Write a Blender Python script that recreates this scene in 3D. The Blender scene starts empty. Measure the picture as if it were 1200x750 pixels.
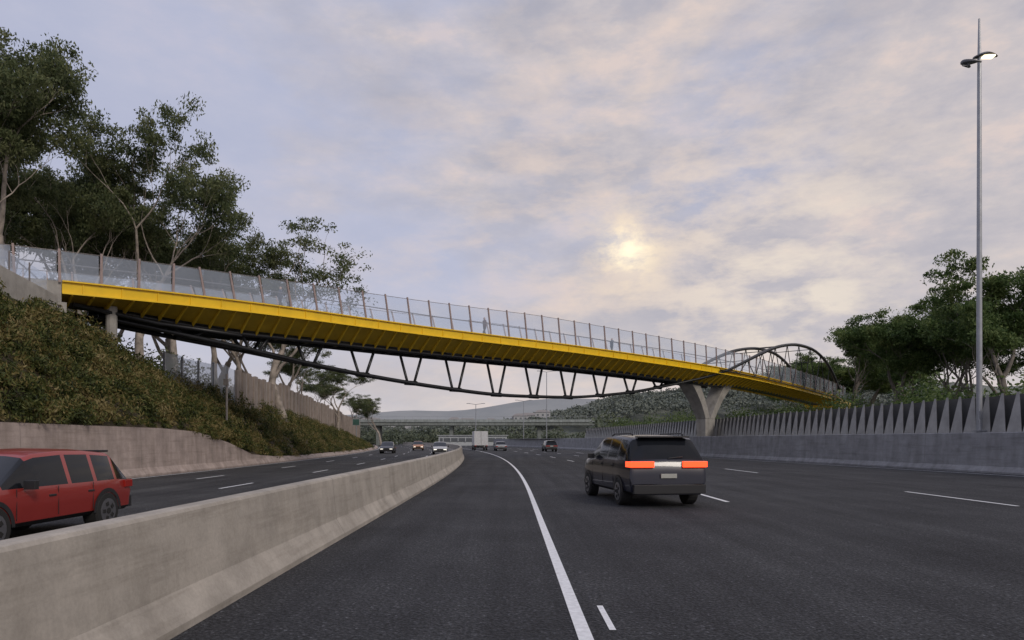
import bpy, math, random
import numpy as np
from mathutils import Vector, Matrix
random.seed(7); np.random.seed(7)
S = bpy.context.scene
F=800.0; CH=1.7
def c(y):
    if y<20: return 0.0
    if y<230: return -(y-20)**2/1400.0
    return -(210**2)/1400.0 - (y-230)*0.3

# ------------------------------------------------------------ materials
def newmat(name):
    m=bpy.data.materials.new(name); m.use_nodes=True
    nt=m.node_tree; b=nt.nodes['Principled BSDF']
    return m,nt,b
def nd(nt,t,**k):
    n=nt.nodes.new(t)
    for a,v in k.items():
        setattr(n,a,v)
    return n
def noise(nt,scale,detail=6,rough=.6,coord='Object',stretch=None):
    tc=nd(nt,'ShaderNodeTexCoord'); n=nd(nt,'ShaderNodeTexNoise')
    n.inputs['Scale'].default_value=scale; n.inputs['Detail'].default_value=detail; n.inputs['Roughness'].default_value=rough
    src=tc.outputs[coord]
    if stretch:
        mp=nd(nt,'ShaderNodeMapping'); mp.inputs['Scale'].default_value=stretch
        nt.links.new(src,mp.inputs['Vector']); src=mp.outputs[0]
    nt.links.new(src,n.inputs['Vector'])
    return n
def ramp(nt,fac,stops):
    r=nd(nt,'ShaderNodeValToRGB')
    while len(r.color_ramp.elements)<len(stops): r.color_ramp.elements.new(.5)
    for e,(p,col) in zip(r.color_ramp.elements,stops):
        e.position=p; e.color=(*col,1) if len(col)==3 else col
    nt.links.new(fac,r.inputs[0]); return r
def mixc(nt,a,b,fac,mode='MIX'):
    m=nd(nt,'ShaderNodeMix'); m.data_type='RGBA'; m.blend_type=mode
    for sock,v in ((m.inputs[6],a),(m.inputs[7],b)):
        if isinstance(v,(tuple,list)): sock.default_value=(*v,1)
        else: nt.links.new(v,sock)
    if isinstance(fac,(int,float)): m.inputs[0].default_value=fac
    else: nt.links.new(fac,m.inputs[0])
    return m.outputs[2]
def bump(nt,b,h,strength=.3,dist=.02):
    bp=nd(nt,'ShaderNodeBump'); bp.inputs['Strength'].default_value=strength; bp.inputs['Distance'].default_value=dist
    nt.links.new(h,bp.inputs['Height']); nt.links.new(bp.outputs[0],b.inputs['Normal'])
def simple(name,col,rough=.5,metal=0,var=.12,scale=3,emit=None,es=0):
    m,nt,b=newmat(name)
    n=noise(nt,scale,5)
    lo=tuple(max(0,x*(1-var)) for x in col); hi=tuple(min(1,x*(1+var)) for x in col)
    r=ramp(nt,n.outputs[0],[(.3,lo),(.7,hi)])
    nt.links.new(r.outputs[0],b.inputs['Base Color'])
    b.inputs['Roughness'].default_value=rough; b.inputs['Metallic'].default_value=metal
    if emit:
        b.inputs['Emission Color'].default_value=(*emit,1); b.inputs['Emission Strength'].default_value=es
    return m
def asphalt(name,col=(.035,.036,.040)):
    m,nt,b=newmat(name)
    n1=noise(nt,26,4,.85); n2=noise(nt,.35,6,.6); n3=noise(nt,1.0,5,.6,stretch=(1.5,.05,1))
    v=nd(nt,'ShaderNodeTexVoronoi'); v.inputs['Scale'].default_value=34
    tc=nd(nt,'ShaderNodeTexCoord'); nt.links.new(tc.outputs['Object'],v.inputs['Vector'])
    r1=ramp(nt,n1.outputs[0],[(.34,tuple(x*.35 for x in col)),(.50,col),(.66,tuple(x*3.0 for x in col))])
    r2=ramp(nt,n2.outputs[0],[(.3,(.62,.62,.64)),(.7,(1.25,1.25,1.23))])
    r3=ramp(nt,n3.outputs[0],[(.33,(.66,.66,.68)),(.66,(1.22,1.22,1.2))])
    rv=ramp(nt,v.outputs['Color'],[(.1,(.6,.6,.6)),(.8,(1.15,1.15,1.15)),(.95,(2.4,2.4,2.4))])
    a=mixc(nt,r1.outputs[0],r2.outputs[0],1,'MULTIPLY'); a=mixc(nt,a,r3.outputs[0],1,'MULTIPLY'); a=mixc(nt,a,rv.outputs[0],.85,'MULTIPLY')
    nt.links.new(a,b.inputs['Base Color'])
    b.inputs['Roughness'].default_value=.8; b.inputs['Specular IOR Level'].default_value=.26
    bump(nt,b,v.outputs['Distance'],.8,.014)
    return m
def concrete(name,col=(.36,.34,.31),streak=True,joint=0,sk=.8):
    m,nt,b=newmat(name)
    n1=noise(nt,1.3,8,.65); n2=noise(nt,2.0,5,.6,stretch=(1,1.0,.12)); n3=noise(nt,30,4,.7)
    r1=ramp(nt,n1.outputs[0],[(.3,tuple(x*.72 for x in col)),(.7,tuple(x*1.12 for x in col))])
    r2=ramp(nt,n2.outputs[0],[(.35,(.72,.71,.69)),(.6,(1.05,1.05,1.05))])
    a=mixc(nt,r1.outputs[0],r2.outputs[0],sk if streak else .2,'MULTIPLY')
    r3=ramp(nt,n3.outputs[0],[(.3,(.85,.85,.85)),(.7,(1.08,1.08,1.08))])
    a=mixc(nt,a,r3.outputs[0],.8,'MULTIPLY')
    if joint:
        tc=nd(nt,'ShaderNodeTexCoord'); sp=nd(nt,'ShaderNodeSeparateXYZ'); nt.links.new(tc.outputs['Object'],sp.inputs[0])
        md=nd(nt,'ShaderNodeMath',operation='PINGPONG'); md.inputs[1].default_value=joint; nt.links.new(sp.outputs[1],md.inputs[0])
        gt=nd(nt,'ShaderNodeMath',operation='LESS_THAN'); gt.inputs[1].default_value=.007; nt.links.new(md.outputs[0],gt.inputs[0])
        n4=noise(nt,1.0,6,.7,stretch=(2,.35,6)); r4=ramp(nt,n4.outputs[0],[(.34,(.70,.69,.67)),(.50,(1,1,1))]); a=mixc(nt,a,r4.outputs[0],.6,'MULTIPLY')
        a=mixc(nt,a,(.14,.13,.12),gt.outputs[0])
    nt.links.new(a,b.inputs['Base Color']); b.inputs['Roughness'].default_value=.85
    bump(nt,b,n3.outputs[0],.25,.01)
    return m
def leafmat(name,cols,trans=.25,ns=.45,amp=1.5):
    m,nt,b=newmat(name)
    g=nd(nt,'ShaderNodeNewGeometry'); n=noise(nt,ns,3,.6)
    ad=nd(nt,'ShaderNodeMath',operation='MULTIPLY_ADD'); ad.inputs[1].default_value=.45
    nt.links.new(g.outputs['Random Per Island'],ad.inputs[0])
    mu=nd(nt,'ShaderNodeMath',operation='MULTIPLY_ADD'); mu.inputs[1].default_value=amp; mu.inputs[2].default_value=.27-amp*.5
    nt.links.new(n.outputs[0],mu.inputs[0]); nt.links.new(mu.outputs[0],ad.inputs[2])
    r=ramp(nt,ad.outputs[0],[(i/(len(cols)-1)*.8+.1,cc) for i,cc in enumerate(cols)])
    nt.links.new(r.outputs[0],b.inputs['Base Color']); b.inputs['Roughness'].default_value=.6
    b.inputs['Specular IOR Level'].default_value=.25
    t=nd(nt,'ShaderNodeBsdfTranslucent'); nt.links.new(r.outputs[0],t.inputs[0])
    mx=nd(nt,'ShaderNodeMixShader'); mx.inputs[0].default_value=trans
    nt.links.new(b.outputs[0],mx.inputs[1]); nt.links.new(t.outputs[0],mx.inputs[2])
    nt.links.new(mx.outputs[0],nt.nodes['Material Output'].inputs[0])
    return m
def glassmat(name,col=(.75,.8,.88),tr=.6,rough=.08):
    m,nt,b=newmat(name)
    n=noise(nt,.35,2)
    r=ramp(nt,n.outputs[0],[(.3,tuple(x*.88 for x in col)),(.7,col)])
    nt.links.new(r.outputs[0],b.inputs['Base Color']); b.inputs['Roughness'].default_value=rough
    t=nd(nt,'ShaderNodeBsdfTransparent'); t.inputs[0].default_value=(.90,.94,1,1)
    mx=nd(nt,'ShaderNodeMixShader'); mx.inputs[0].default_value=tr
    nt.links.new(b.outputs[0],mx.inputs[1]); nt.links.new(t.outputs[0],mx.inputs[2])
    nt.links.new(mx.outputs[0],nt.nodes['Material Output'].inputs[0])
    return m

M_asph=asphalt('asphalt'); M_asph2=asphalt('asphalt_opposite',(.048,.048,.050))
M_paint=simple('road_paint',(.74,.75,.77),.6,0,.16,14)
M_conc=concrete('barrier_concrete',(.45,.41,.36),True,6.0,.45)
M_conc2=concrete('wall_concrete',(.30,.30,.31),True,4.0,.6)
M_conc3=concrete('retaining_concrete',(.45,.37,.335),True,4.0)
M_pier=concrete('pier_concrete',(.40,.38,.35),True,0,.5)
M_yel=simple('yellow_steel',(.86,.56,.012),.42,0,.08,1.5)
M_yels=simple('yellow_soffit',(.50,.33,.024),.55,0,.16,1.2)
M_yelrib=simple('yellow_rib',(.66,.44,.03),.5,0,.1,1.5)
M_black=simple('black_steel',(.022,.023,.026),.38,.2,.25,2)
M_post=simple('rust_post',(.38,.29,.27),.55,.1,.12,3)
M_galv=simple('galvanised_steel',(.33,.34,.36),.45,.5,.12,3)
M_glass=glassmat('screen_glass',(.64,.72,.86),.64)
M_rail=simple('rail_steel',(.22,.20,.19),.4,.5)
M_bark=simple('eucalyptus_bark',(.32,.275,.235),.85,0,.45,2.5)
M_bark2=simple('dark_bark',(.16,.14,.12),.9,0,.4,2.5)
M_leaf=leafmat('eucalyptus_leaves',[(.032,.048,.022),(.082,.108,.046),(.14,.16,.068),(.21,.22,.11)],.36,.45,1.7)
M_leafR=leafmat('green_leaves',[(.028,.054,.016),(.072,.12,.036),(.125,.175,.055),(.21,.25,.09)],.36,.45,1.7)
M_shrub=leafmat('shrub_leaves',[(.020,.026,.009),(.058,.078,.020),(.11,.12,.036),(.20,.155,.055),(.25,.205,.095)],.2,.8,2.4)
M_far=leafmat('hazed_leaves',[(.125,.145,.125),(.15,.17,.145),(.185,.20,.17)],.05,.05,.8)  # distance haze put into the leaf colours: lighter, greyer, low contrast
M_fin=concrete('fin_concrete',(.40,.39,.375),False)
M_find=simple('dark_panel',(.075,.075,.075),.8)

def soil(name,a,b2,sc=.6):
    m,nt,b=newmat(name); n=noise(nt,sc,9,.65)
    r=ramp(nt,n.outputs[0],[(.35,a),(.65,b2)]); nt.links.new(r.outputs[0],b.inputs['Base Color'])
    b.inputs['Roughness'].default_value=.95; bump(nt,b,n.outputs[0],.8,.2); return m
M_soil=soil('hillside_soil',(.035,.03,.016),(.08,.062,.036))
M_ground=soil('ground_grass',(.05,.06,.035),(.09,.095,.055),.1)

# ------------------------------------------------------------ mesh helpers
def obj(name,verts,faces,mats,idx=None,smooth=False,parent=None):
    me=bpy.data.meshes.new(name); me.from_pydata([tuple(v) for v in verts],[],faces)
    if not isinstance(mats,(list,tuple)): mats=[mats]
    for m in mats: me.materials.append(m)
    if idx is not None: me.polygons.foreach_set('material_index',idx)
    if smooth: me.polygons.foreach_set('use_smooth',[True]*len(faces))
    me.update(); o=bpy.data.objects.new(name,me); S.collection.objects.link(o)
    if parent: o.parent=parent
    return o
def empty(name,loc=(0,0,0)):
    e=bpy.data.objects.new(name,None); e.location=loc; e.empty_display_size=.3; S.collection.objects.link(e); return e
class MB:
    def __init__(s): s.v=[];s.f=[];s.m=[]
    def box(s,cx,cy,cz,sx,sy,sz,mi=0,yaw=0,M=None):
        n=len(s.v)
        for dx in(-.5,.5):
            for dy in(-.5,.5):
                for dz in(-.5,.5):
                    p=Vector((dx*sx,dy*sy,dz*sz))
                    if yaw: p=Matrix.Rotation(yaw,3,'Z')@p
                    if M: p=M@p
                    s.v.append((p.x+cx,p.y+cy,p.z+cz))
        for q in((0,1,3,2),(4,6,7,5),(0,4,5,1),(2,3,7,6),(0,2,6,4),(1,5,7,3)):
            s.f.append(tuple(n+i for i in q)); s.m.append(mi)
    def tube(s,pts,r,mi=0,k=8,cap=True):
        pts=[Vector(p) for p in pts]; n0=len(s.v)
        rs=r if isinstance(r,(list,tuple)) else [r]*len(pts)
        for i,p in enumerate(pts):
            t=(pts[min(i+1,len(pts)-1)]-pts[max(i-1,0)]).normalized()
            a=t.cross(Vector((0,0,1)))
            if a.length<.05: a=t.cross(Vector((1,0,0)))
            a.normalize(); b=t.cross(a).normalized()
            for j in range(k):
                an=2*math.pi*j/k+math.pi/k
                s.v.append(tuple(p+(a*math.cos(an)+b*math.sin(an))*rs[i]))
        for i in range(len(pts)-1):
            for j in range(k):
                s.f.append((n0+i*k+j,n0+i*k+(j+1)%k,n0+(i+1)*k+(j+1)%k,n0+(i+1)*k+j)); s.m.append(mi)
        if cap:
            s.f.append(tuple(n0+j for j in range(k))); s.m.append(mi)
            e=n0+(len(pts)-1)*k; s.f.append(tuple(e+j for j in reversed(range(k)))); s.m.append(mi)
    def quad(s,a,b,c_,d,mi=0):
        n=len(s.v); s.v+= [tuple(a),tuple(b),tuple(c_),tuple(d)]; s.f.append((n,n+1,n+2,n+3)); s.m.append(mi)
    def loft(s,rings,mi=0,closed=True,caps=True):
        n0=len(s.v); k=len(rings[0])
        for r in rings: s.v+=[tuple(p) for p in r]
        for i in range(len(rings)-1):
            for j in range(k if closed else k-1):
                s.f.append((n0+i*k+j,n0+i*k+(j+1)%k,n0+(i+1)*k+(j+1)%k,n0+(i+1)*k+j))
                s.m.append(mi[j] if isinstance(mi,list) else mi)
        if closed and caps:
            m0=mi[0] if isinstance(mi,list) else mi
            s.f.append(tuple(n0+j for j in reversed(range(k)))); s.m.append(m0)
            e=n0+(len(rings)-1)*k; s.f.append(tuple(e+j for j in range(k))); s.m.append(m0)
    def make(s,name,mats,parent=None,smooth=False,bevel=0,angle=False):
        o=obj(name,s.v,s.f,mats,s.m,smooth,parent)
        if bevel:
            b=o.modifiers.new('bevel','BEVEL'); b.width=bevel; b.segments=2; b.limit_method='ANGLE'
        return o
def bigquads(name,V,mats,idx=None,extra=None):
    n=len(V); ev,ef,em=extra if extra else ([],[],[])
    nv=n*4
    me=bpy.data.meshes.new(name)
    allv=np.concatenate([V.reshape(-1,3),np.array(ev).reshape(-1,3)]) if len(ev) else V.reshape(-1,3)
    me.vertices.add(len(allv)); me.vertices.foreach_set('co',allv.astype(np.float32).ravel())
    loops=np.arange(nv); 
    if len(ef):
        eq=np.array(ef)+nv; loops=np.concatenate([loops,eq.ravel()])
    np_=n+len(ef)
    me.loops.add(len(loops)); me.loops.foreach_set('vertex_index',loops.astype(np.int32))
    me.polygons.add(np_); me.polygons.foreach_set('loop_start',(np.arange(np_)*4).astype(np.int32))
    mi=np.zeros(np_,np.int32)
    if idx is not None: mi[:n]=idx
    if len(em): mi[n:]=np.array(em)
    me.polygons.foreach_set('material_index',mi)
    for m in mats: me.materials.append(m)
    me.update(calc_edges=True); me.validate()
    return me
def leafquads(P,size,asp=.45,droop=.0):
    n=len(P)
    d=np.random.normal(size=(n,3)); d[:,2]-=droop; d/=np.linalg.norm(d,axis=1)[:,None]
    e=np.random.normal(size=(n,3)); e-= (e*d).sum(1)[:,None]*d; e/=np.linalg.norm(e,axis=1)[:,None]
    s=(size*np.random.uniform(.6,1.35,n))[:,None]
    a=d*s*.5; b=e*s*.5*asp
    return np.stack([P-a,P-b*1.0+a*.1,P+a,P+b],axis=1)

# ------------------------------------------------------------ ground and road
obj('ground',[(-3000,-60,-.03),(3000,-60,-.03),(3000,4000,-.03),(-3000,4000,-.03)],[(0,1,2,3)],M_ground)
ys=list(np.arange(-10,60,4.))+list(np.arange(60,240,8.))+list(np.arange(240,700,30.))
def ribbon(name,o1,o2,z,mat,yl=None,parent=None):
    v=[];f=[]
    yl=yl or ys
    for y in yl:
        a=o1(y) if callable(o1) else o1; b=o2(y) if callable(o2) else o2
        v+=[(a+c(y),y,z),(b+c(y),y,z)]
    for i in range(len(yl)-1): f.append((2*i,2*i+1,2*i+3,2*i+2))
    return obj(name,v,f,mat,parent=parent)
def wallX(y): return float(np.interp(y,[-10,20,33,62,80,110,200,700],[26.5,26,25.1,22.0,21.0,20.5,20,20]))
ribbon('motorway_road',-3.3,lambda y:wallX(y)+.2,0,M_asph)
ribbon('opposite_carriageway_road',-17.6,-3.3,.0,M_asph2)
mk=empty('road_markings')
mb=MB()
def line(off,y0,y1,w,step=2.):
    n=max(1,int((y1-y0)/step)); yy=np.linspace(y0,y1,n+1)
    for a,b in zip(yy[:-1],yy[1:]):
        oa=off(a) if callable(off) else off; ob=off(b) if callable(off) else off
        mb.quad((oa-w/2+c(a),a,.006),(oa+w/2+c(a),a,.006),(ob+w/2+c(b),b,.006),(ob-w/2+c(b),b,.006))
line(.65,-5,240,.13)
line(.92,6.1,7.0,.06)
for o,st,p,l in((6.0,18.8,12,4.),(13.1,17.6,18,5.),(9.55,50,12,3.),(-6.9,24,12,3.),(-10.2,24,12,3.2),(-13.7,30,12,3.)):
    y=st
    while y<240: line(o,y,y+l,.13); y+=p
line(lambda y:wallX(y)-1.0,5,230,.14)
line(-3.95,5,240,.13); line(-16.6,5,240,.13)
mb.make('paint_lines',M_paint,mk)

def extr(name,prof,off,yl,mat,zb=0,parent=None):
    rings=[]
    for y in yl:
        o=off(y) if callable(off) else off
        rings.append([(o+c(y)+px,y,pz+zb) for px,pz in prof])
    m=MB(); m.loft(rings); return m.make(name,mat,parent)
yb=list(np.arange(-8,240,3.))
prof=[(.34,-.02),(.34,.07),(.19,.32),(.12,1.01),(.10,1.04),(.07,1.05),(-.07,1.05),(-.10,1.04),(-.12,1.01),(-.19,.32),(-.34,.07),(-.34,-.02)]
extr('median_concrete_barrier',prof,-3.24,yb,M_conc)
prr=[(0,-.02),(0,.1),(.2,.36),(.3,2.08),(.34,2.12),(.75,2.12),(.75,-.02)]
extr('roadside_concrete_wall',prr,wallX,[y for y in yb if y<210],M_conc2)
v=[];f=[]
yl=[-10,10,30,60,90,130,200]
for y in yl:
    x=wallX(y)+c(y)+.6
    v+=[(x,y,2.06),(x+160,y,2.2)]
for i in range(len(yl)-1): f.append((2*i,2*i+1,2*i+3,2*i+2))
obj('embankment_ground',v,f,M_ground)
def fenceX(y): return wallX(y)+c(y)+float(np.interp(y,[0,30,60,75,120],[.5,.55,2.2,3.4,4.]))
mb=MB(); y=8.
while y<135:
    st=1.0; y1=y+st
    xa,xb=fenceX(y),fenceX(y1); xm=(xa+xb)/2; ym=(y+y1)/2; z0=2.1; z1=4.15
    zz=z1+.02*math.sin(y)
    n=len(mb.v); mb.v+=[(xa-.12,y+.02,z0),(xb-.12,y1-.02,z0),(xm+.1,ym+.09,zz),(xm+.1,ym-.09,zz),(xm+.3,ym,z0)]
    mb.f+=[(n,n+1,n+2,n+3),(n+1,n+4,n+2),(n+4,n,n+3),(n+2,n+4,n+3)]; mb.m+=[0,0,0,0]
    mb.quad((xa+.34,y,z0),(xb+.34,y1,z0),(xb+.34,y1,zz-.1),(xa+.34,y,zz-.1),1)
    y=y1
mb.make('fin_fence',[M_fin,M_find])

# ------------------------------------------------------------ hillside
def footX(y): return -17.35+c(y)
def footZ(y): return float(np.interp(y,[0,36,44,52,110],[2.25,2.2,1.1,.25,.1]))
def topX(y): return float(np.interp(y,[-10,20,29,36,42,50,110,240],[-21,-21.3,-22.0,-22.6,-21.6,-21.3,-28,-28+c(240)+5]))
def topZ(y): return float(np.interp(y,[-10,29,36,42,50,110,240],[8.2,8.2,7.9,5.6,5.3,3.3,2.5]))
def hillz(x,y):
    fx,tx,fz,tz=footX(y),topX(y),footZ(y),topZ(y)
    if x>=tx:
        t=(fx-x)/(fx-tx); t=max(0,min(1,t)); return fz+(tz-fz)*(t**.9)
    d=tx-x; return tz+ (.06*d if y>37 else .03*d)+ .25*math.sin(x*.4+y*.3)*min(1,d/4)
v=[];f=[];cols=[i/10 for i in range(11)]; pl=[.6,2,4,7,12,20,35,60,110]
hy=list(np.arange(-8,60,1.5))+list(np.arange(60,240,6.))
for y in hy:
    for t in cols:
        x=footX(y)+(topX(y)-footX(y))*t; v.append((x,y,hillz(x,y)+ (random.uniform(-.16,.16) if 0<t<1 else 0)))
    for d in pl:
        x=topX(y)-d; v.append((x,y,hillz(x,y)))
W=len(cols)+len(pl)
for i in range(len(hy)-1):
    for j in range(W-1): f.append((i*W+j,(i+1)*W+j,(i+1)*W+j+1,i*W+j+1))
obj('hillside_terrain',v,f,M_soil,smooth=True)
m=MB(); rings=[]
for y in list(np.arange(-8,37,3.))+[38,40,43,47,52,58,64]+list(np.arange(70,210,6.)):
    x=-17.3+c(y); h=float(np.interp(y,[0,37,42,48,58],[2.35,2.3,1.7,.55,.4]))
    rings.append([(x+.35,y,-.02),(x+.35,y,.1),(x+.15,y,min(.4,h*.8)),(x+.08,y,h),(x-.25,y,h),(x-.25,y,-.02)])
m.loft(rings); m.make('roadside_retaining_wall',M_conc3)
from mathutils import noise as mn
P=[]
for i in range(5600):
    y=(random.random()**1.35)*115+14 if i%4 else random.uniform(14,50)
    fx,tx=footX(y),topX(y); t=random.uniform(.02,1.02); x=fx+(tx-fx)*t
    if 30<y<36 and t>.97: continue
    k=mn.noise(Vector((x*.6,y*.4,3)))
    r=random.uniform(.12,.28)*(1+1.5*max(0,k)); fl=.5
    if random.random()<.20*(1.2+2*k): r=random.uniform(.45,.95); fl=.6
    z=hillz(x,y); n=int(28+r*r*240+r*40)
    q=np.random.normal(size=(n,3)); q/=np.linalg.norm(q,axis=1)[:,None]; q*=(np.random.random(n)**.35)[:,None]*r
    q[:,2]=np.abs(q[:,2])*fl*2*.8
    P.append(q+[x,y,z-.05])
P=np.concatenate(P)
me=bigquads('hillside_shrubs',leafquads(P,.20,.30,-.9),[M_shrub])
o=bpy.data.objects.new('hillside_shrubs',me); S.collection.objects.link(o)

nw=empty('noise_wall'); mb=MB()
def nwp(u,Y,vt,vb): return ((u-600)*Y/F,Y,CH+(516-vt)*Y/F,CH+(516-vb)*Y/F)
keys=[nwp(195,42,414,462),nwp(272,50,430,472),nwp(340,72,455,488),nwp(400,110,483,510),nwp(425,150,496,516)]
Yk=[k[1] for k in keys]
y=42.; i=0
while y<148:
    st=.9 if y>50 else 1.9
    y1=min(y+st,149)
    g=lambda yy,j: float(np.interp(yy,Yk,[k[j] for k in keys]))
    zt=round(g((y+y1)/2,2)*3)/3+(.12 if i%3==0 else 0); zb=g((y+y1)/2,3)-.8
    xa,xb=g(y,0),g(y1-.04,0); off=.1*(i%2)
    if y<50:
        mb.box(xa,y,(zt+zb)/2,.12,.12,zt-zb+.1,0)
        mb.quad((xa,y+.1,zb),(xb,y1-.1,zb),(xb,y1-.1,zt),(xa,y+.1,zt),2)
    else:
        mb.loft([[(xa+off,y,zb),(xa+off,y,zt),(xa+off-.2,y,zt),(xa+off-.2,y,zb)],[(xb+off,y1-.04,zb),(xb+off,y1-.04,zt),(xb+off-.2,y1-.04,zt),(xb+off-.2,y1-.04,zb)]],1 if i%4 else 3)
    y=y1; i+=1
M_nwa=concrete('noise_panel',(.36,.30,.26)); M_nwb=concrete('noise_panel_light',(.40,.35,.31))
mb.make('panels',[M_galv,M_nwa,glassmat('noise_glass',(.5,.54,.6),.45),M_nwb],nw)

# ------------------------------------------------------------ footbridge
KP=[(-28.5,30.6,9.0)]
for u,vv,Y in((75,343,34),(300,366,41.5),(500,392,50),(700,416,60.5),(850,438,72),(930,455,86),(985,470,100)):
    KP.append(((u-600)*Y/F,Y,CH+(516-vv)*Y/F))
KP.append((58,113,6.6))
KP=[Vector(p) for p in KP]
def cr(p0,p1,p2,p3,t): return .5*((2*p1)+(-p0+p2)*t+(2*p0-5*p1+4*p2-p3)*t*t+(-p0+3*p1-3*p2+p3)*t**3)
pts=[]; K=[KP[0]*2-KP[1]]+KP+[KP[-1]*2-KP[-2]]
for i in range(1,len(K)-2):
    for j in range(24): pts.append(cr(K[i-1],K[i],K[i+1],K[i+2],j/24))
pts.append(KP[-1])
cum=[0]
for a,b in zip(pts[:-1],pts[1:]): cum.append(cum[-1]+(b-a).length)
s0=cum[24]; cum=[x-s0 for x in cum]; Send=cum[24*7]
PX=[p.x for p in pts];PY=[p.y for p in pts];PZ=[p.z for p in pts]
def bp(s): return Vector((np.interp(s,cum,PX),np.interp(s,cum,PY),np.interp(s,cum,PZ)))
def fr(s,lat,dz):
    t=bp(s+.6)-bp(s-.6); t.z=0; t.normalize(); cam=Vector((t.y,-t.x,0))
    return bp(s)+cam*(lat-2.4)+Vector((0,0,dz))
fb=empty('footbridge')
SS=list(np.arange(0,Send+.01,.9))
def sm(a,b,x):
    t=max(0,min(1,(x-a)/(b-a))); return t*t*(3-2*t)
def kf(s): return (.2+.8*sm(-1,11,s))*(1-.35*sm(58,66,s))
SOF=-.92
mb=MB()
R=[]
for s in SS:
    k=kf(s)
    R.append([fr(s,2.45,.54),fr(s,2.42,0),fr(s,.95,SOF*k),fr(s,-.95,SOF*k),fr(s,-2.42,0),fr(s,-2.45,.54),fr(s,-2.3,.54),fr(s,-2.3,.44),fr(s,2.3,.44),fr(s,2.3,.54)])
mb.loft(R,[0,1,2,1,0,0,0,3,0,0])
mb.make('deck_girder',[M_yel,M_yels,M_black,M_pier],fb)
mb=MB(); s=.45
while s<Send:
    k=kf(s)
    for sg in(1,-1):
        a=fr(s-.04,sg*2.40,-.01);b=fr(s-.04,sg*.96,(SOF-.01)*k)
        a2=fr(s-.04,sg*2.40,-.12);b2=fr(s-.04,sg*.96,(SOF-.01)*k-.26)
        e=[fr(s+.04,sg*2.40,-.01),fr(s+.04,sg*.96,(SOF-.01)*k),fr(s+.04,sg*.96,(SOF-.01)*k-.26),fr(s+.04,sg*2.40,-.12)]
        mb.loft([[a,b,b2,a2],e],0)
    s+=.95
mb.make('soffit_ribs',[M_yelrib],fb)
mb=MB(); s=.9
while s<Send:
    A=[fr(s-.02,2.43,0.0),fr(s-.02,2.485,.0),fr(s-.02,2.50,.54),fr(s-.02,2.44,.54)]
    B=[fr(s+.02,2.43,0.0),fr(s+.02,2.485,.0),fr(s+.02,2.50,.54),fr(s+.02,2.44,.54)]
    mb.loft([A,B],0)
    s+=1.8
mb.loft([[fr(s,2.44,-.07),fr(s,2.55,-.07),fr(s,2.55,.0),fr(s,2.44,.0)] for s in SS],0)
mb.loft([[fr(s,2.44,.53),fr(s,2.58,.53),fr(s,2.58,.60),fr(s,2.34,.60)] for s in SS],0)
mb.make('fascia_trim',[M_yel],fb)
mb=MB(); mb.loft([[fr(s,2.4,.58),fr(s,2.4,-.6),fr(s,-2.4,-.6),fr(s,-2.4,.58)] for s in(-6.4,-4,-2,-.02)],0)
mb.loft([[fr(s,2.4,.52),fr(s,2.4,-.9),fr(s,-2.4,-.9),fr(s,-2.4,.52)] for s in np.linspace(Send+.02,cum[-1]-.7,8)],1)
mb.make('approach_slabs',[M_pier,M_yel],fb)
# truss
L1=Send; sc=L1/97.0
Sd=[0,4,9,16,23,31,40,48,54,59,65,72,79,86,92,96,98]
Dd=[-.5,-1.1,-1.8,-2.75,-3.4,-3.95,-3.7,-2.6,-1.25,.2,2.3,4.4,5.7,5.9,4.5,2.0,.2]
def dep(s):
    s=s/sc; w=[(-3,.12),(-1.5,.23),(0,.3),(1.5,.23),(3,.12)]
    return sum(np.interp(s+d,Sd,Dd)*k for d,k in w)
def lat(s): return .12+2.5*sm(50,60,s/sc)+.75*(1-sm(2,20,s/sc))
mb=MB()
TS=list(np.arange(2.,L1-.2,.8))
for sg in(1,-1):
    mb.tube([fr(s,sg*lat(s),dep(s)) for s in TS],[.14+.06*sm(58,70,s) for s in TS],0,8)
    mb.tube([fr(s,sg*.85,(SOF-.12)*kf(s)-.12) for s in TS if s<62*sc],.15,0,8)
    s=62.*sc
    while s<95.5*sc:
        for q in(-1,1):
            s2=s+q*2.0
            if s2<96.5*sc and dep(s2)>.3: mb.tube([fr(s,sg*2.62,.3),fr(s2,sg*lat(s2),dep(s2))],.048,0,6)
        s+=4.0
    mb.tube([fr(s,sg*2.62,.28) for s in np.arange(58*sc,96*sc,1.5)],.08,0,6)
s=64*sc
while s<93*sc:
    mb.tube([fr(s,lat(s),dep(s)),fr(s,-lat(s),dep(s))],.045,0,6); s+=5.2
s=7.0
while s<54*sc:
    d=dep(s)
    if d<-1.5:
        for q in(-1,1):
            for sg in ((1,-1) if lat(s)>.35 else (0,)):
                mb.tube([fr(s+q*.28,sg*lat(s),d),fr(s+q*1.0,sg*.7,SOF-.1)],.115,0,6)
        mb.tube([fr(s-.5,0,d),fr(s+.5,0,d)],.19,0,8)
    s+=4.0
s=4.
while s<58*sc:
    mb.tube([fr(s,.85,(SOF-.12)*kf(s)-.12),fr(s,-.85,(SOF-.12)*kf(s)-.12)],.09,0,6); s+=2.15
for sg in (1,-1):
    mb.tube([fr(.6,sg*1.6,-.4),fr(5,sg*1.2,-1.0),fr(10,sg*.85,-1.25)],.13,0,6)
mb.make('truss',[M_black],fb,smooth=True)
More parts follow.
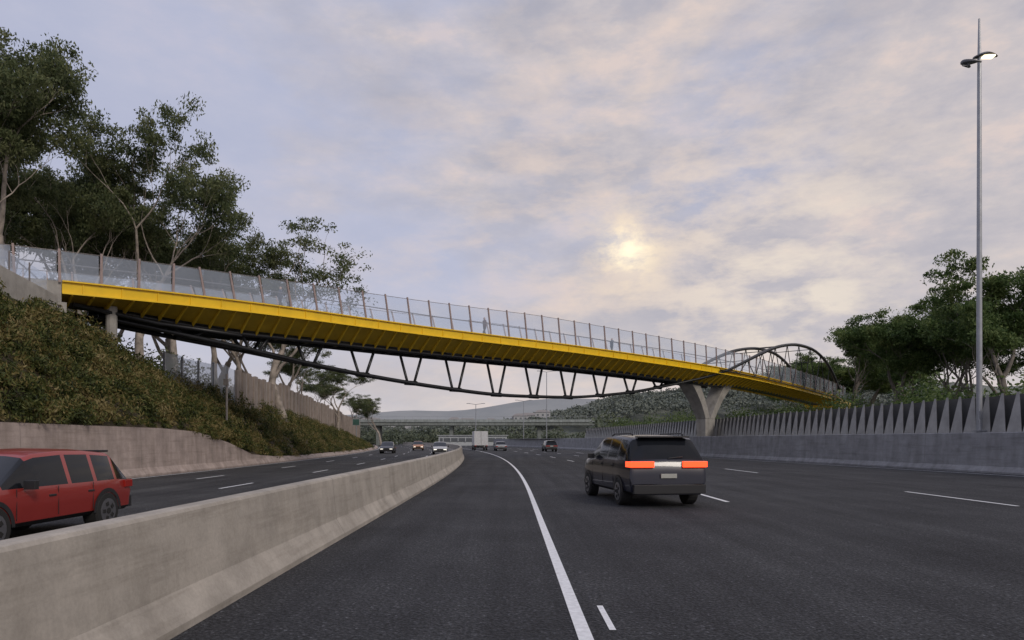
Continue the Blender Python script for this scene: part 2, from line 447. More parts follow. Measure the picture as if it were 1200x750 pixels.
# screens
def ph(s): return float(np.interp(s,[-6,0,10,22,33,55,100],[2.1,2.1,2.2,2.45,2.7,2.55,2.4]))
mb=MB(); s=-5.5
while s<Send+3:
    h=ph(s)
    for sg in(1,-1):
        lean=.42*(1 if s>6 else .1)
        if sg==1 or s<60:
            b=[fr(s-.06,sg*2.46,.5),fr(s+.06,sg*2.46,.5),fr(s+.06,sg*2.54,.5),fr(s-.06,sg*2.54,.5)]
            t=[fr(s-.06-lean,sg*2.66,h),fr(s+.03-lean,sg*2.66,h),fr(s+.03-lean,sg*2.76,h),fr(s-.06-lean,sg*2.76,h)]
            mb.loft([b,t],0)
        e=s+1.8; g2=h-.10
        if sg==1 or s<60: mb.quad(fr(s+.08-.05,sg*2.5,.64),fr(e-.12,sg*2.5,.64),fr(e-.12-lean*.8,sg*2.64,g2),fr(s+.08-lean*.8,sg*2.64,g2),1)
    s+=1.8
for sg in(1,-1):
    mb.tube([fr(s,sg*2.3,1.45) for s in np.arange(-5.5,Send+3,1.)],.035,2,6)
    mb.tube([fr(s,sg*2.63,ph(s)-.08) for s in np.arange(-5.5,Send+3,1.)],.018,2,6)
mb.make('screen_railing',[M_post,M_glass,M_rail],fb)
mb=MB()
t=bp(1)-bp(0); yaw=math.atan2(t.y,t.x)
p=fr(-1.2,0,-.9); mb.box(p.x,p.y,p.z-1.0,2.2,4.6,3.0,0,yaw)
for l in(1.2,-1.2):
    p=fr(2.6,l,-.5); mb.tube([(p.x,p.y,6.0),(p.x,p.y,p.z+.2)],.28,0,12)
mb.make('abutment',[M_pier],fb)
mb=MB()
tA=fr(55.8*sc,0,-.75); tB=fr(63.5*sc,0,-.5)
d=(tB-tA); d.z=0; d.normalize(); n=Vector((-d.y,d.x,0))
base=Vector((tA.x*.5+tB.x*.5,(tA.y+tB.y)/2,1.0))
def rg(p,hw,ht): return [p-d*hw-n*ht,p+d*hw-n*ht,p+d*hw+n*ht,p-d*hw+n*ht]
mb.loft([rg(base,.85,.55),rg(base+Vector((0,0,3.0)),.98,.6)],0)
b3=base+Vector((0,0,3.0))
for tp,q in((tA,-1),(tB,1)):
    st=b3+d*q*.48
    rr=[]
    for k in range(7):
        u=k/6; p=st.lerp(tp,u); p=p-d*q*(.30*math.sin(u*math.pi)); p.z=st.z+(tp.z-st.z)*u
        rr.append(rg(p,.46+.40*u*u,.6+.3*u))
    mb.loft(rr,0)
mb.make('y_pier',[M_pier],fb,bevel=.05)
w=empty('path_parapet_wall'); mb=MB()
for (x1,y1,z1),(x2,y2,z2) in (((-20.7,14,9.9),(-21.75,29,9.2)),((-21.75,29,9.2),(-22.25,33.6,8.8))):
    mb.loft([[(x1,y1,7.6),(x1,y1,z1),(x1-.25,y1,z1),(x1-.25,y1,7.6)],[(x2,y2,7.2),(x2,y2,z2),(x2-.25,y2,z2),(x2-.25,y2,7.2)]],0)
mb.make('wall_body',M_pier,w)
mb=MB()
y=15.
while y<33:
    ix=lambda yy:float(np.interp(yy,[14,29,33.6],[-20.85,-21.9,-22.4])); iz=lambda yy:float(np.interp(yy,[14,29,33.6],[9.9,9.2,8.8]))
    x,z=ix(y),iz(y); y2=y+1.5; x2,z2=ix(y2),iz(y2)
    mb.box(x,y,z+.45,.05,.05,.95,0)
    mb.quad((x,y+.08,z+.05),(x2,y2-.08,z2+.05),(x2,y2-.08,z2+.85),(x,y+.08,z+.85),1); y=y2
mb.make('glass_railing',[M_rail,M_glass],w)

# ------------------------------------------------------------ pedestrians
def person(s,lat_,col,face=1):
    p=fr(s,lat_,.45); t=bp(s+1)-bp(s-1); yaw=math.atan2(t.y,t.x)+(0 if face>0 else math.pi)
    e=empty('pedestrian',p); e.rotation_euler[2]=yaw
    J=dict(pel=(0,0,.95,.13),che=(0.02,0,1.32,.16),neck=(.02,0,1.5,.06),h1=(.04,0,1.6,.095),h2=(.04,0,1.72,.09),
      sl=(.02,.19,1.43,.06),el=(.08,.24,1.17,.045),wl=(.22,.22,.97,.035),sr=(.02,-.19,1.43,.06),er=(-.08,-.24,1.17,.045),wr=(-.05,-.24,.92,.035),
      hl=(0,.1,.88,.09),kl=(.2,.1,.5,.065),al=(.22,.1,.08,.045),tl=(.38,.11,.04,.035),hr=(0,-.1,.88,.09),kr=(-.08,-.1,.48,.065),ar=(-.34,-.1,.14,.045),tr=(-.22,-.1,.04,.035))
    E=[('pel','che'),('che','neck'),('neck','h1'),('h1','h2'),('che','sl'),('sl','el'),('el','wl'),('che','sr'),('sr','er'),('er','wr'),('pel','hl'),('hl','kl'),('kl','al'),('al','tl'),('pel','hr'),('hr','kr'),('kr','ar'),('ar','tr')]
    ks=list(J); me=bpy.data.meshes.new('body'); me.from_pydata([J[k][:3] for k in ks],[(ks.index(a),ks.index(b)) for a,b in E],[])
    mt,nt,b=newmat('clothing'); tc=nd(nt,'ShaderNodeTexCoord'); sp=nd(nt,'ShaderNodeSeparateXYZ'); nt.links.new(tc.outputs['Object'],sp.inputs[0])
    r=ramp(nt,sp.outputs[2],[(0,(.03,.03,.04)),(.45,(.03,.03,.05))]); 
    mu=nd(nt,'ShaderNodeMath',operation='MULTIPLY'); mu.inputs[1].default_value=.5; nt.links.new(sp.outputs[2],mu.inputs[0]); nt.links.new(mu.outputs[0],r.inputs[0])
    r.color_ramp.interpolation='CONSTANT'
    r.color_ramp.elements[1].color=(*col,1); e2=r.color_ramp.elements.new(.765); e2.color=(.5,.33,.25,1); e3=r.color_ramp.elements.new(.845); e3.color=(.06,.04,.03,1)
    nt.links.new(r.outputs[0],b.inputs['Base Color']); b.inputs['Roughness'].default_value=.8
    me.materials.append(mt)
    o=bpy.data.objects.new('body',me); S.collection.objects.link(o); o.parent=e
    o.modifiers.new('skin','SKIN')
    for i,k in enumerate(ks): me.skin_vertices[0].data[i].radius=(J[k][3],J[k][3]*(1.15 if k in('che','pel') else 1)); me.skin_vertices[0].data[i].use_root=(i==0)
    o.modifiers.new('sub','SUBSURF').render_levels=2
for a in((12.5,.9,(.06,.07,.1),1),(13.4,.2,(.35,.32,.3),1),(29,1.2,(.12,.05,.05),-1),(44,.5,(.05,.08,.12),1)): person(*a)

# ------------------------------------------------------------ trees
def tree_mesh(name,seed,H,spread=1.0,ratio=.45,density=1.0,leaf=.26,clump=1.15,bark=None,lm=None,depth=5):
    rnd=random.Random(seed); np.random.seed(seed)
    tv=[];tf=[];centers=[]
    def tube(ps,rs,k=6):
        n0=len(tv)
        for i,p in enumerate(ps):
            t=(ps[min(i+1,len(ps)-1)]-ps[max(i-1,0)]).normalized(); a=t.cross(Vector((.3,1,.1))).normalized(); b=t.cross(a)
            for j in range(k):
                an=2*math.pi*j/k; tv.append(tuple(p+(a*math.cos(an)+b*math.sin(an))*rs[i]))
        for i in range(len(ps)-1):
            for j in range(k): tf.append((n0+i*k+j,n0+i*k+(j+1)%k,n0+(i+1)*k+(j+1)%k,n0+(i+1)*k+j))
    def branch(p,d,L,r,dp):
        ps=[p];rs=[r];n=5
        for i in range(n):
            d=(d+Vector((rnd.gauss(0,.15),rnd.gauss(0,.15),rnd.gauss(.03,.09)))).normalized()
            p=p+d*L/n; ps.append(p); rs.append(r*(1-.42*(i+1)/n))
        tube(ps,rs,7 if dp>3 else 4)
        if dp<=1 or (dp==2 and rnd.random()<.4):
            centers.append((ps[-1],1.0)); 
            if rnd.random()<.35: centers.append((ps[3]+Vector((rnd.gauss(0,.5),rnd.gauss(0,.5),.2)),.7))
        if dp<=0: return
        k=rnd.choice([2,3,3]) if dp<depth else rnd.choice([3,3,4])
        a0=rnd.uniform(0,6.28)
        for i in range(k):
            an=a0+i*6.283/k+rnd.gauss(0,.35); out=Vector((math.cos(an),math.sin(an),0))
            ang=rnd.uniform(.35,.85)*spread if dp<depth else rnd.uniform(.3,.65)*spread
            nd_=(d*math.cos(ang)+out*math.sin(ang)); nd_.z+=.12; nd_.normalize()
            q=ps[-1] if i<2 else ps[rnd.choice([3,4])]
            branch(q,nd_,L*rnd.uniform(.60,.84)*(.85 if dp==depth else 1),rs[-1]*rnd.uniform(.6,.8),dp-1)
    branch(Vector((0,0,-.6)),Vector((rnd.gauss(0,.08),rnd.gauss(0,.08),1)).normalized(),H*ratio*.75,H*.021,depth)
    mx=max(p.z for p,_ in centers)+.6; k=H/mx
    tv=[(x*k,y*k,z*k) for x,y,z in tv]
    P=[]
    for p,w in centers:
        n=int(70*density*w*rnd.uniform(.5,1.35)); r=clump*rnd.uniform(.55,1.2)*w
        q=np.random.normal(size=(n,3)); q/=np.linalg.norm(q,axis=1)[:,None]; q*=(np.random.random(n)**.5)[:,None]
        q*= [r,r,r*.5]; P.append(q+np.array(p)*k)
    P=np.concatenate(P)
    return bigquads(name,leafquads(P,leaf,.40,.5),[lm or M_leaf,bark or M_bark],None,(tv,tf,[1]*len(tf)))
TM=[tree_mesh('eucalyptus_tree',11,17,.95,.42,1.35,.23,.95),
    tree_mesh('eucalyptus_tree_b',23,17,1.05,.38,1.35,.23,1.0),
    tree_mesh('eucalyptus_tree_c',31,17,.8,.45,1.3,.23,.9),
    tree_mesh('eucalyptus_tree_sparse',47,14,1.0,.5,.9,.2,.8,depth=4)]
TR=[tree_mesh('broadleaf_tree',61,15,1.1,.34,1.5,.28,1.15,M_bark2,M_leafR),
    tree_mesh('broadleaf_tree_b',73,15,1.05,.38,1.5,.28,1.15,M_bark2,M_leafR)]
H0=[17,17,17,14]; 
def put(name,me,u,Y,vtop,h0,gz,rot,wide=1.0):
    x=(u-600)*Y/F; zt=CH+(516-vtop)*Y/F
    g=gz if gz is not None else hillz(x,Y)
    o=bpy.data.objects.new(name,me); S.collection.objects.link(o)
    k=(zt-g)/h0; o.location=(x,Y,g); o.scale=(k*wide,k*wide,k); o.rotation_euler[2]=rot
for a in((2,40,8,0,1.4,.66),(-40,38,-20,1,2,.8),(-95,36,10,1,2,.8),(50,47,130,2,1.5,.8),(105,50,140,1,3.,.72),(168,53,128,0,4.4,.75),(213,58,180,2,.9,.85),
         (258,63,248,1,5.2,.8),(292,67,285,2,2.2,.9),(338,66,240,3,1.1,1.0),(20,56,170,1,4,1.0),(85,60,195,0,2.8,1.05),(-20,52,110,2,.2,1.),(140,66,210,1,3,1.1),(200,70,250,0,1.2,1.1),
         (250,76,290,1,.5,1.1),(300,84,320,2,.6,1.1),(360,95,400,1,5.,1.2),(398,105,425,0,2.,1.1),(330,78,360,1,.3,1.1),(280,70,330,0,3.3,1.1),(450,175,462,2,1,1.2),(375,120,435,1,2,1.3),(415,140,455,1,2,1.1)):
    u,Y,vt,i,r,wd=a; put('eucalyptus_tree',TM[i],u,Y,vt,H0[i],None,r,wd)
for a in((1045,74,343,0,.5,.95),(1100,70,366,1,2.,.9),(1190,58,280,0,3.6,.9),(1150,66,345,1,5,.9),(1000,88,378,1,1.1,.95),(960,122,405,0,2.4,1.1),(1075,92,376,0,4.,1.1),(1240,66,300,1,.8,.9),
         (930,135,418,1,3,1.2),(1020,120,395,0,1.8,1.3),(1130,100,375,1,.2,1.2),(1290,60,280,0,1,1.),(1200,90,350,1,2,1.1)):
    u,Y,vt,i,r,wd=a; put('broadleaf_tree',TR[i],u,Y,vt,15,2.1,r,wd)
def hedge(name,lst,mat,leaf=.3,dens=260):
    P=[]
    for (x,y,z,r,h) in lst:
        n=int(dens*r)
        q=np.random.normal(size=(n,3)); q/=np.linalg.norm(q,axis=1)[:,None]; q*=(np.random.random(n)**.4)[:,None]
        P.append(q*[r,r,h*.5]+[x,y,z+h*.45])
    me=bigquads(name,leafquads(np.concatenate(P),leaf,.45),[mat]); o=bpy.data.objects.new(name,me); S.collection.objects.link(o)
L=[]
for i in range(150):
    y=random.uniform(25,150); x=fenceX(min(y,130))+random.uniform(5,22); L.append((x,y,2.1,random.uniform(1,2.6),random.uniform(2,5.5)))
hedge('understorey_shrubs',L,M_leafR)
L=[]
for i in range(200):
    y=random.uniform(37,190); x=topX(y)-random.uniform(3,26)
    if y<44 and x>-26: continue
    L.append((x,y,hillz(x,y),random.uniform(.9,2.4),random.uniform(1.8,4.5)))
for i in range(60):
    y=random.uniform(46,74); x=-.62*y-random.uniform(0,16)+ (8 if y>60 else 0)
    L.append((x,y,hillz(x,y),random.uniform(1.6,2.8),random.uniform(4,7.5)))
hedge('hilltop_shrubs',L,M_leaf)

# ------------------------------------------------------------ far background
def ridge(name,x0,x1,Y,zf,mat,dy=120):
    v=[];f=[];n=60
    for i in range(n+1):
        x=x0+(x1-x0)*i/n; z=zf(x)
        v+=[(x,Y-dy,-1),(x,Y-dy*.4,z*.65),(x,Y,z),(x,Y+dy,-1)]
    for i in range(n):
        for j in range(3): f.append((i*4+j,(i+1)*4+j,(i+1)*4+j+1,i*4+j+1))
    obj(name,v,f,mat,smooth=True)
M_hill=soil('distant_hill',(.13,.145,.125),(.18,.19,.16),.02)  # lighter grey-green stands in for air haze over the hill
def z1(x): 
    u=x/560*F+600
    return float(np.interp(u,[250,420,500,560,620,700,760,840,1000,1300],[20,18,14,16,20,34,42,46,50,45]))+1.5*math.sin(x*.09)
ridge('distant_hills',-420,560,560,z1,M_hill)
def z2(x):
    u=x/1500*F+600
    return float(np.interp(u,[100,430,520,600,700,1000],[70,60,66,84,95,100]))+4*math.sin(x*.02)
ridge('far_hills',-1200,1000,1500,z2,soil('far_hill',(.26,.275,.28),(.31,.32,.32),.01),300)  # palest grey: haze of the farthest ridge is painted into its colour
L=[]
for i in range(1400):
    x=random.uniform(-260,330); t=random.random(); Y=560-120*.4*t*2.0
    base=z1(x)*(1-.35*t*1.2)
    L.append((x,Y,base-4,random.uniform(3.5,6.5),random.uniform(5,8)))
def canopy(name,lst,mat,leaf,n=60):
    P=[]
    for (x,y,z,r,h) in lst:
        q=np.random.normal(size=(n,3)); q/=np.linalg.norm(q,axis=1)[:,None]; q*=(np.random.random(n)**.4)[:,None]
        P.append(q*[r,r,h*.5]+[x,y,z+h*.45])
    me=bigquads(name,leafquads(np.concatenate(P),leaf,.6),[mat]); o=bpy.data.objects.new(name,me); S.collection.objects.link(o)
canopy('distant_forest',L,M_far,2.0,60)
L=[]
for i in range(360):
    Y=random.uniform(255,330); x=random.uniform(-210,95); L.append((x,Y,0,random.uniform(2.5,4.5),random.uniform(4,8)))
for i in range(130):
    Y=random.uniform(150,260); x=random.uniform(20,60)+.1*(Y-150); L.append((x,Y,0,random.uniform(2.5,4.5),random.uniform(6,10)))
for i in range(70):
    Y=random.uniform(170,250); x=c(Y)-3-random.uniform(24,50); L.append((x,Y,0,random.uniform(2.5,3.5),random.uniform(5,9)))
canopy('distant_trees',L,leafmat('midground_leaves',[(.06,.078,.052),(.10,.12,.08),(.15,.165,.11)],.1,.1,1.2),1.1,90)
e=empty('hillside_houses'); m=MB()
for i in range(16):
    x=random.uniform(-150,40); Y=random.uniform(480,540); z=z1(x)*.75; w_=random.uniform(8,14)
    m.box(x,Y,z+2,w_,8,5,0)
    m.loft([[(x-w_/2-.4,Y-4.4,z+4.52),(x+w_/2+.4,Y-4.4,z+4.52),(x+w_/2+.4,Y+4.4,z+4.52),(x-w_/2-.4,Y+4.4,z+4.52)],[(x-w_/2+2,Y-.2,z+6.4),(x+w_/2-2,Y-.2,z+6.4),(x+w_/2-2,Y+.2,z+6.4),(x-w_/2+2,Y+.2,z+6.4)]],1)
    for q in range(3): m.box(x-w_/2+1.8+q*(w_-3.6)/2,Y-4.04,z+2.6,1.4,.1,1.4,2)
m.make('houses',[simple('render_wall',(.42,.42,.42),.8),simple('roof_tile',(.25,.23,.22),.8),simple('house_window',(.14,.15,.16),.3)],e)
ov=empty('road_overpass'); mb=MB(); Yo=235
mb.box(-45,Yo,7.3,170,9,1.1,0); mb.box(-45,Yo-4.65,8.3,170,.3,.9,1)
for x in(-100,-74,-45,-20,10): mb.box(x,Yo,3.4,1.2,5,6.8,0)
for i in range(60): mb.box(-128+i*2.8,Yo-4.6,9.2,.06,.06,.95,2)
mb.box(-45,Yo-4.6,9.7,168,.07,.07,2)
mb.make('overpass_structure',[concrete('overpass_concrete',(.22,.24,.225)),concrete('overpass_parapet',(.32,.35,.34)),M_galv],ov)
bl=empty('white_building'); mb=MB(); mb.box(-12,225,1.6,22,10,3.2,0); mb.box(-12,219.9,1.9,21,.2,1.1,1)
for i in range(9): mb.box(-21.5+i*2.4,219.7,1.9,.25,.2,1.2,0)
mb.box(-12,225,3.3,23,11,.2,0)
mb.make('building_shell',[simple('white_render',(.45,.47,.48),.7),simple('dark_window',(.12,.13,.14),.3)],bl)

# ------------------------------------------------------------ poles
def lamp_mast(u,Y,v0,v1,name='light_mast'):
    x=(u-600)*Y/F; z0=CH+(516-v0)*Y/F; z1=CH+(516-v1)*Y/F; zl=CH+(516-70)*Y/F
    e=empty(name,(x,Y,z0)); H=z1-z0; hl=zl-z0; m=MB()
    m.tube([(0,0,-.1),(0,0,hl-.8),(0,0,hl),(0,0,H)],[.15,.10,.09,.05],0,12)
    m.box(0,0,.04,.5,.5,.08,0); m.box(0,-.16,.9,.16,.06,.4,0)
    ps=[];rs=[]
    for k in range(15):
        a=k/14; an=math.radians(60+ a*215); R_=.62-.12*a
        ps.append((-.18+R_*math.cos(an)*1.15,R_*math.sin(an)*.7,hl+.12-.42*a)); rs.append(.05+.075*math.sin(math.pi*min(1,a*1.1)))
    m.tube(ps,rs,1,8)
    m.tube([ps[8],(-.62,-.1,hl-.42),(-.98,-.12,hl-.38)],[.1,.09,.03],1,8)
    rings=[]
    for k in range(9):
        a=k/8; w=.30*math.sin(math.pi*(.10+.84*a))+.02; th=.11*math.sin(math.pi*(.12+.8*a))+.015
        px=-.30+a*1.25; pz=hl+.10+.14*math.sin(a*2.6)
        rings.append([(px,-w,pz),(px,-w*.5,pz+th),(px,w*.5,pz+th),(px,w,pz),(px,w*.5,pz-th*.4),(px,-w*.5,pz-th*.4)])
    m.loft(rings,1)
    m.box(.45,0,hl+.16,.62,.34,.07,2)
    m.make('mast',[M_galv,simple('lantern_housing',(.10,.10,.11),.4,.3),simple('lit_lens',(.8,.7,.5),.4,0,.05,3,(1,.84,.55),2.2)],e,smooth=False)
lamp_mast(1150,36.5,506,22)
for (u,Y,v0,v1) in((643,190,517,436),(560,200,519,474),(616,215,518,470)): 
    x=(u-600)*Y/F; e=empty('street_lamp',(x,Y,0)); z=CH+(516-v1)*Y/F; m=MB()
    m.tube([(0,0,0),(0,0,z)],[.16,.09],0,8); m.tube([(-2,0,z+.3),(0,0,z),(2,0,z+.3)],.07,0,6); m.box(-2.2,0,z+.3,1,.35,.15,0); m.box(2.2,0,z+.3,1,.35,.15,0)
    m.make('pole',M_galv,e)
e=empty('traffic_sign',((420-600)*120/F,120,0)); m=MB(); m.tube([(0,0,0),(0,0,5.6)],.10,0,8); m.box(0,-.15,4.9,1.3,.08,1.2,1); m.box(0,-.2,4.9,1.1,.03,1.0,2); m.tube([(0,0,5.6),(1.5,0,5.8)],.06,0,6)
m.make('sign_parts',[M_galv,simple('sign_back',(.3,.3,.3),.5),simple('sign_face',(.04,.10,.08),.5)],e)
e=empty('utility_post',((268-600)*44/F,44,0)); m=MB(); m.tube([(0,0,3),(0,0,CH+(516-438)*44/F)],.07,0,8); m.box(0,-.1,CH+(516-448)*44/F,.3,.12,.4,0); m.make('post',M_rail,e)

# ------------------------------------------------------------ vehicles
M_tyre=simple('tyre',(.018,.018,.018),.85); M_rim=simple('alloy',(.30,.30,.32),.3,.8)
M_cglass=simple('car_glass',(.012,.014,.018),.10,0,.1); M_cglass.node_tree.nodes['Principled BSDF'].inputs['Specular IOR Level'].default_value=.22
M_trim=simple('black_trim',(.02,.02,.022),.5)
M_tail=simple('tail_light_lit',(.5,.03,.01),.3,0,.05,3,(1,.075,.02),2.1); M_head=simple('headlight_lit',(.8,.8,.75),.2,0,.05,3,(1,.93,.8),1.6)
M_red=simple('reflector_red',(.35,.01,.01),.3); M_plate=simple('plate',(.40,.40,.36),.5); M_lens=simple('head_lens',(.4,.42,.45),.12,.5)
M_tailoff=simple('tail_light',(.30,.015,.01),.25)
def paint(name,col):
    m=simple(name,col,.30,.1,.04,2); b=m.node_tree.nodes['Principled BSDF']; b.inputs['Coat Weight'].default_value=.4; return m
def car(name,x,y,yaw,L,W,H,col,style='suv',brake=False,head=False,rails=False,belt_f=None,arm=True):
    e=empty(name,(x,y,0)); e.rotation_euler[2]=yaw
    hw=W/2; hl=L/2; sill=.26 if style!='suv' else .32
    zb=H*(belt_f or (.58 if style=='suv' else .62))
    if style=='suv':
        st=[(-hl,.56,.90),(-hl+.03,.80,.955),(-hl+.06,zb-.08,.97),(-hl+.12,zb,.975),(-hl+.50,H-.09,.985),(-hl+.60,H-.05,1),(-hl+1.15,H-.01,1),(-hl+1.25,H,1),(-.09*L,H+.01,1),(-.09*L+.10,H+.01,1),(.08*L,H-.03,1),(.13*L,H-.09,1),(.27*L,zb+.06,1),(.31*L,zb+.02,1),(hl-.55,zb-.08,.985),(hl-.22,zb-.17,.94),(hl-.07,zb-.30,.89),(hl,zb-.46,.83)]
        glass=[0,0,0,1,0,2,0,2,0,2,2,1,0,0,0,0,0]
    else:
        st=[(-hl,.60,.90),(-hl+.06,zb-.08,.95),(-hl+.25,zb-.0,.98),(-hl+.62,zb+.03,1),(-.27*L,zb+.06,1),(-.14*L,H-.06,1),(-.11*L,H-.02,1),(-.02*L,H,1),(0,H,1),(.09*L,H-.05,1),(.25*L,zb+.02,1),(.29*L,zb-.01,1),(hl-.45,zb-.10,.97),(hl-.12,zb-.23,.9),(hl,zb-.40,.83)]
        glass=[0,0,0,0,1,2,2,0,2,1,0,0,0,0]
    V=[];Fc=[];Mi=[]
    K=17
    for (yy,zt,wf) in st:
        w=hw*wf; cab=max(0,min(1,(zt-zb)/(H-zb))) if zt>zb else 0
        belt=min(zb,zt-.03)
        wr=w*(.95-.15*cab)
        half=[(w*.86,sill),(w*.965,sill+.08),(w*.985,sill+.28),(w,(sill+.30+belt)/2 if belt>sill+.35 else belt-.05),(w*.965,belt),(wr,belt+(zt-belt)*.86),(wr*.93,belt+(zt-belt)*.97),(wr*.62,zt+.015)]
        V+=[(a,yy,b) for a,b in half]+[(0,yy,zt+.03)]+[(-a,yy,b) for a,b in reversed(half)]
    for i in range(len(st)-1):
        for j in range(K-1):
            Fc.append((i*K+j,i*K+j+1,(i+1)*K+j+1,(i+1)*K+j))
            g=glass[i]; mi=0
            if g==1 and 4<=j<=11: mi=1
            if g==2 and j in(4,11): mi=1
            if j in(0,15): mi=2
            Mi.append(mi)
        Fc.append((i*K+K-1,i*K,(i+1)*K,(i+1)*K+K-1)); Mi.append(2)
    Fc.append(tuple(reversed(range(K)))); Mi.append(0); n=(len(st)-1)*K; Fc.append(tuple(n+j for j in range(K))); Mi.append(0)
    P_=paint(name+'_paint',col)
    b=obj('body',V,Fc,[P_,M_cglass,M_trim],Mi,True,e)
    b.data.set_sharp_from_angle(angle=.62)
    bv=b.modifiers.new('bevel','BEVEL'); bv.width=.02; bv.segments=2; bv.limit_method='ANGLE'; bv.angle_limit=.55
    m=MB(); Rw=.36 if style=='suv' else .32
    for yy in(-hl+.19*L,hl-.185*L):
        for sg in(1,-1):
            X=sg*hw
            m.tube([(X-sg*.26,yy,Rw),(X-sg*.02,yy,Rw),(X+sg*.01,yy,Rw)],[Rw,Rw,Rw*.93],0,22)
            m.tube([(X-sg*.01,yy,Rw),(X+sg*.018,yy,Rw)],Rw*.66,1,18)
            m.tube([(X+sg*.018,yy,Rw),(X+sg*.03,yy,Rw)],Rw*.16,0,10)
            for q in range(5):
                a=q*1.2566; m.box(X+sg*.02,yy+math.cos(a)*Rw*.38,Rw+math.sin(a)*Rw*.38,.02,Rw*.2,Rw*.2,0,0,Matrix.Rotation(a,3,'X'))
            n0=len(m.v); kk=14
            for q in range(kk+1):
                a=math.pi*q/kk
                for rr in(Rw+.0,Rw+.075): m.v.append((X+sg*.006,yy+math.cos(a)*rr,max(sill-.02,Rw+math.sin(a)*rr)))
            for q in range(kk): m.f.append((n0+2*q,n0+2*q+1,n0+2*q+3,n0+2*q+2)); m.m.append(2)
    m.make('wheels',[M_tyre,M_rim,M_trim],e,False)
    m=MB(); zt=zb-.10 if style=='suv' else zb-.22
    lw=.62 if style=='suv' else .34
    for sg in(1,-1):
        m.box(sg*(hw*.965-lw/2),-hl+.03,zt,lw,.10,.15 if style=='suv' else .13,0)
        m.box(sg*(hw*.975),-hl+.16,zt,.06,.26,.14,0)
        m.box(sg*(hw*.84-.17),hl-.09,zb-.38,.34,.16,.13,1)
        m.box(sg*(hw+.09),.17*L,zb+.05,.18,.10,.14,2)
        m.box(sg*hw*.7,-hl-.05,.50,.22,.04,.06,3)
        for yy in(-.20*L,.03*L): m.box(sg*(hw-.005),yy,zb-.16,.03,.18,.035,2)
        for yy in(-.215*L,-.005*L,.21*L): m.box(sg*(hw*.992),yy,zb*.5+.22,.012,.012,zb*.52,2)
    m.box(0,-hl-.03,.47,W*.90,.16,.22,2); m.box(0,hl-.03,.42,W*.78,.14,.22,2); m.box(0,hl-.02,.62,W*.40,.06,.12,2)
    m.box(0,-hl-.01,.80,.42,.03,.11,4)
    if style=='suv':
        m.box(0,-hl+.46,H-.03,W*.66,.26,.04,2)
        if rails:
            for sg in(1,-1):
                m.tube([(sg*hw*.66,-hl+.8,H+.02),(sg*hw*.66,-hl+.9,H+.06),(sg*hw*.66,-.02*L,H+.06),(sg*hw*.66,.02*L,H+.01)],.02,2,6)
        m.tube([(.02,-hl+.10,zb+.05),(.42,-hl+.13,zb+.09)],.012,2,5)
    m.make('lights_and_trim',[M_tail if brake else M_tailoff,M_head if head else M_lens,M_trim,M_red,M_plate],e,bevel=.012)
    return e
car('dark_suv',3.66,19.7,math.radians(8),5.0,2.08,1.82,(.008,.010,.024),'suv',brake=True,rails=True,belt_f=.655)
car('red_car',-8.6,11.6,math.radians(180),4.6,1.85,1.52,(.30,.03,.025),'suv',belt_f=.62)
car('dark_car',-17.3+1.2,90,math.radians(185),4.5,1.8,1.5,(.03,.03,.035),'sedan',head=True)
car('white_car',-8.6,84,math.radians(186),4.5,1.8,1.5,(.5,.5,.5),'sedan',head=True)
car('orange_car',-15.6,116,math.radians(188),4.5,1.8,1.55,(.45,.20,.08),'sedan',head=True)
car('silver_car',-1.6,112,math.radians(6),4.5,1.8,1.5,(.3,.31,.32),'sedan')
car('grey_car',6.0,104,math.radians(6),4.5,1.8,1.65,(.1,.11,.11),'suv')
e=empty('box_truck',(-5.2,118,0)); e.rotation_euler[2]=math.radians(7); m=MB()
m.box(0,0,2.05,2.3,5.2,2.4,0); m.box(0,3.6,1.45,2.1,1.7,1.9,0); m.box(0,4.46,1.9,1.9,.04,.7,1); m.box(0,0,.75,.9,7.5,.2,1)
for sg in(1,-1):
    for yy in(-1.6,3.4): m.tube([(sg*.85,yy,.45),(sg*1.12,yy,.45)],.45,1,16)
    m.box(sg*.95,-2.66,.78,.25,.08,.16,2)
m.box(0,-2.63,2.05,.03,.04,2.3,1); m.box(0,-2.65,.5,2.1,.1,.12,1)
m.make('truck_body',[simple('truck_white',(.6,.6,.6),.5),M_trim,M_tailoff],e,bevel=.03)

# ------------------------------------------------------------ sky + light
w=bpy.data.worlds.new('World'); S.world=w; w.use_nodes=True; nt=w.node_tree
bg=nt.nodes['Background']; bg.inputs['Strength'].default_value=.1
SD=Vector((.55,-.72,.62)).normalized()
sky=nd(nt,'ShaderNodeTexSky'); sky.sky_type='NISHITA'; sky.sun_disc=False
sky.sun_elevation=math.asin(SD.z); sky.sun_rotation=math.atan2(SD.x,SD.y)
tc=nd(nt,'ShaderNodeTexCoord'); sp=nd(nt,'ShaderNodeSeparateXYZ'); nt.links.new(tc.outputs['Generated'],sp.inputs[0])
def M(op,a,b=None,c_=None,clamp=False):
    n=nd(nt,'ShaderNodeMath',operation=op); n.use_clamp=clamp
    for i,v in enumerate((a,b,c_)):
        if v is None: continue
        if isinstance(v,(int,float)): n.inputs[i].default_value=v
        else: nt.links.new(v,n.inputs[i])
    return n.outputs[0]
zc=M('MAXIMUM',sp.outputs[2],0.0)
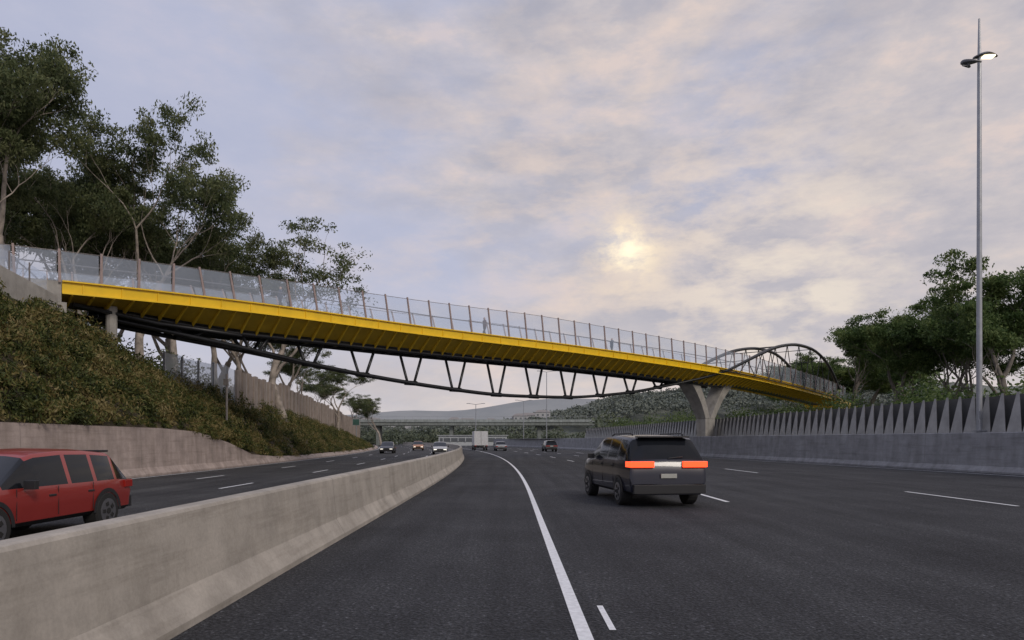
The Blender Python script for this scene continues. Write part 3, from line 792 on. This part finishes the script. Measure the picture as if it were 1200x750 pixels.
def wn(scale,detail,rough,dist=0,off=0,zs=2.6):
    n=nd(nt,'ShaderNodeTexNoise'); mp=nd(nt,'ShaderNodeMapping'); mp.inputs['Location'].default_value=(off,off*1.7,off)
    mp.inputs['Scale'].default_value=(1,1,zs); mp.inputs['Rotation'].default_value=(0,.10,0)
    nt.links.new(tc.outputs['Generated'],mp.inputs[0]); nt.links.new(mp.outputs[0],n.inputs['Vector'])
    n.inputs['Scale'].default_value=scale; n.inputs['Detail'].default_value=detail; n.inputs['Roughness'].default_value=rough; n.inputs['Distortion'].default_value=dist
    return n.outputs[0]
big=wn(2.2,8,.55,.15,3.1); med=wn(5.5,11,.62,.1,9.2); sml=wn(11,8,.6,.1,1.3,2.2)
side=M('MULTIPLY_ADD',sp.outputs[0],.28,M('MULTIPLY_ADD',zc,-.20,.07))
mask=ramp(nt,M('ADD',big,side),[(.36,(0,0,0)),(.56,(1,1,1))]).outputs[0]
gap=mixc(nt,(4.7,5.1,6.9),sky.outputs[0],.06)
mm=M('MULTIPLY_ADD',sml,.35,M('MULTIPLY',med,.65))
shade=ramp(nt,mm,[(.36,(4.2,4.15,4.8)),(.46,(4.85,4.65,5.1)),(.54,(5.8,5.35,5.5)),(.62,(7.3,6.15,5.75))]).outputs[0]
col=mixc(nt,gap,shade,M('MULTIPLY_ADD',mask,.72,.22))
hz=M('POWER',M('SUBTRACT',1.0,zc,None,True),7.0)
col=mixc(nt,col,(7.2,6.6,6.4),M('MULTIPLY',hz,.62))
def dotp(v):
    vm=nd(nt,'ShaderNodeVectorMath',operation='DOT_PRODUCT'); vm.inputs[1].default_value=v; nt.links.new(tc.outputs['Generated'],vm.inputs[0]); return M('MAXIMUM',vm.outputs['Value'],0)
dt=dotp(Vector((138/800,1,222/800)).normalized())
g1=M('POWER',dt,900.0); g2=M('POWER',dt,18.0); g4=M('POWER',dt,3200.)
g3=M('POWER',dotp(Vector((330/800,1,150/800)).normalized()),60.0)
brk=ramp(nt,wn(22,9,.65,.2,6.1,1.7),[(.40,(0,0,0)),(.60,(1,1,1))]).outputs[0]
brk2=ramp(nt,wn(9,9,.62,.1,7.7,2.6),[(.44,(0,0,0)),(.64,(1,1,1))]).outputs[0]
col=mixc(nt,col,(8.1,6.6,5.7),M('MULTIPLY',M('MULTIPLY',g2,.62),brk2))
col=mixc(nt,col,(8.6,7.7,6.6),M('MULTIPLY',M('MULTIPLY',g3,.75),brk2))
col=mixc(nt,col,(10.,8.2,5.9),M('MULTIPLY',g1,M('MULTIPLY_ADD',brk,.85,.12),None,True))
col=mixc(nt,col,(13.,11.2,8.2),M('MULTIPLY',g4,M('MULTIPLY_ADD',brk,.6,.4),None,True))
nt.links.new(col,bg.inputs['Color'])
sl=bpy.data.lights.new('fill_sun','SUN'); sl.energy=1.25; sl.angle=math.radians(14); sl.color=(1,.91,.80)  # added key from behind camera to light fascia and barrier; sky glow lies ahead
so=bpy.data.objects.new('fill_sun',sl); S.collection.objects.link(so); so.rotation_euler=SD.to_track_quat('Z','Y').to_euler(); so.location=(0,0,60)
S.view_settings.view_transform='Standard'; S.view_settings.look='None'; S.view_settings.exposure=0
cd=bpy.data.cameras.new('camera'); cd.lens=24; cd.sensor_width=36; cd.shift_y=(516-375)/1200; cd.shift_x=.002; cd.clip_end=6000; cd.clip_start=.05
co=bpy.data.objects.new('camera',cd); S.collection.objects.link(co); co.location=(0,0,CH); co.rotation_euler=(math.pi/2,0,0); S.camera=co
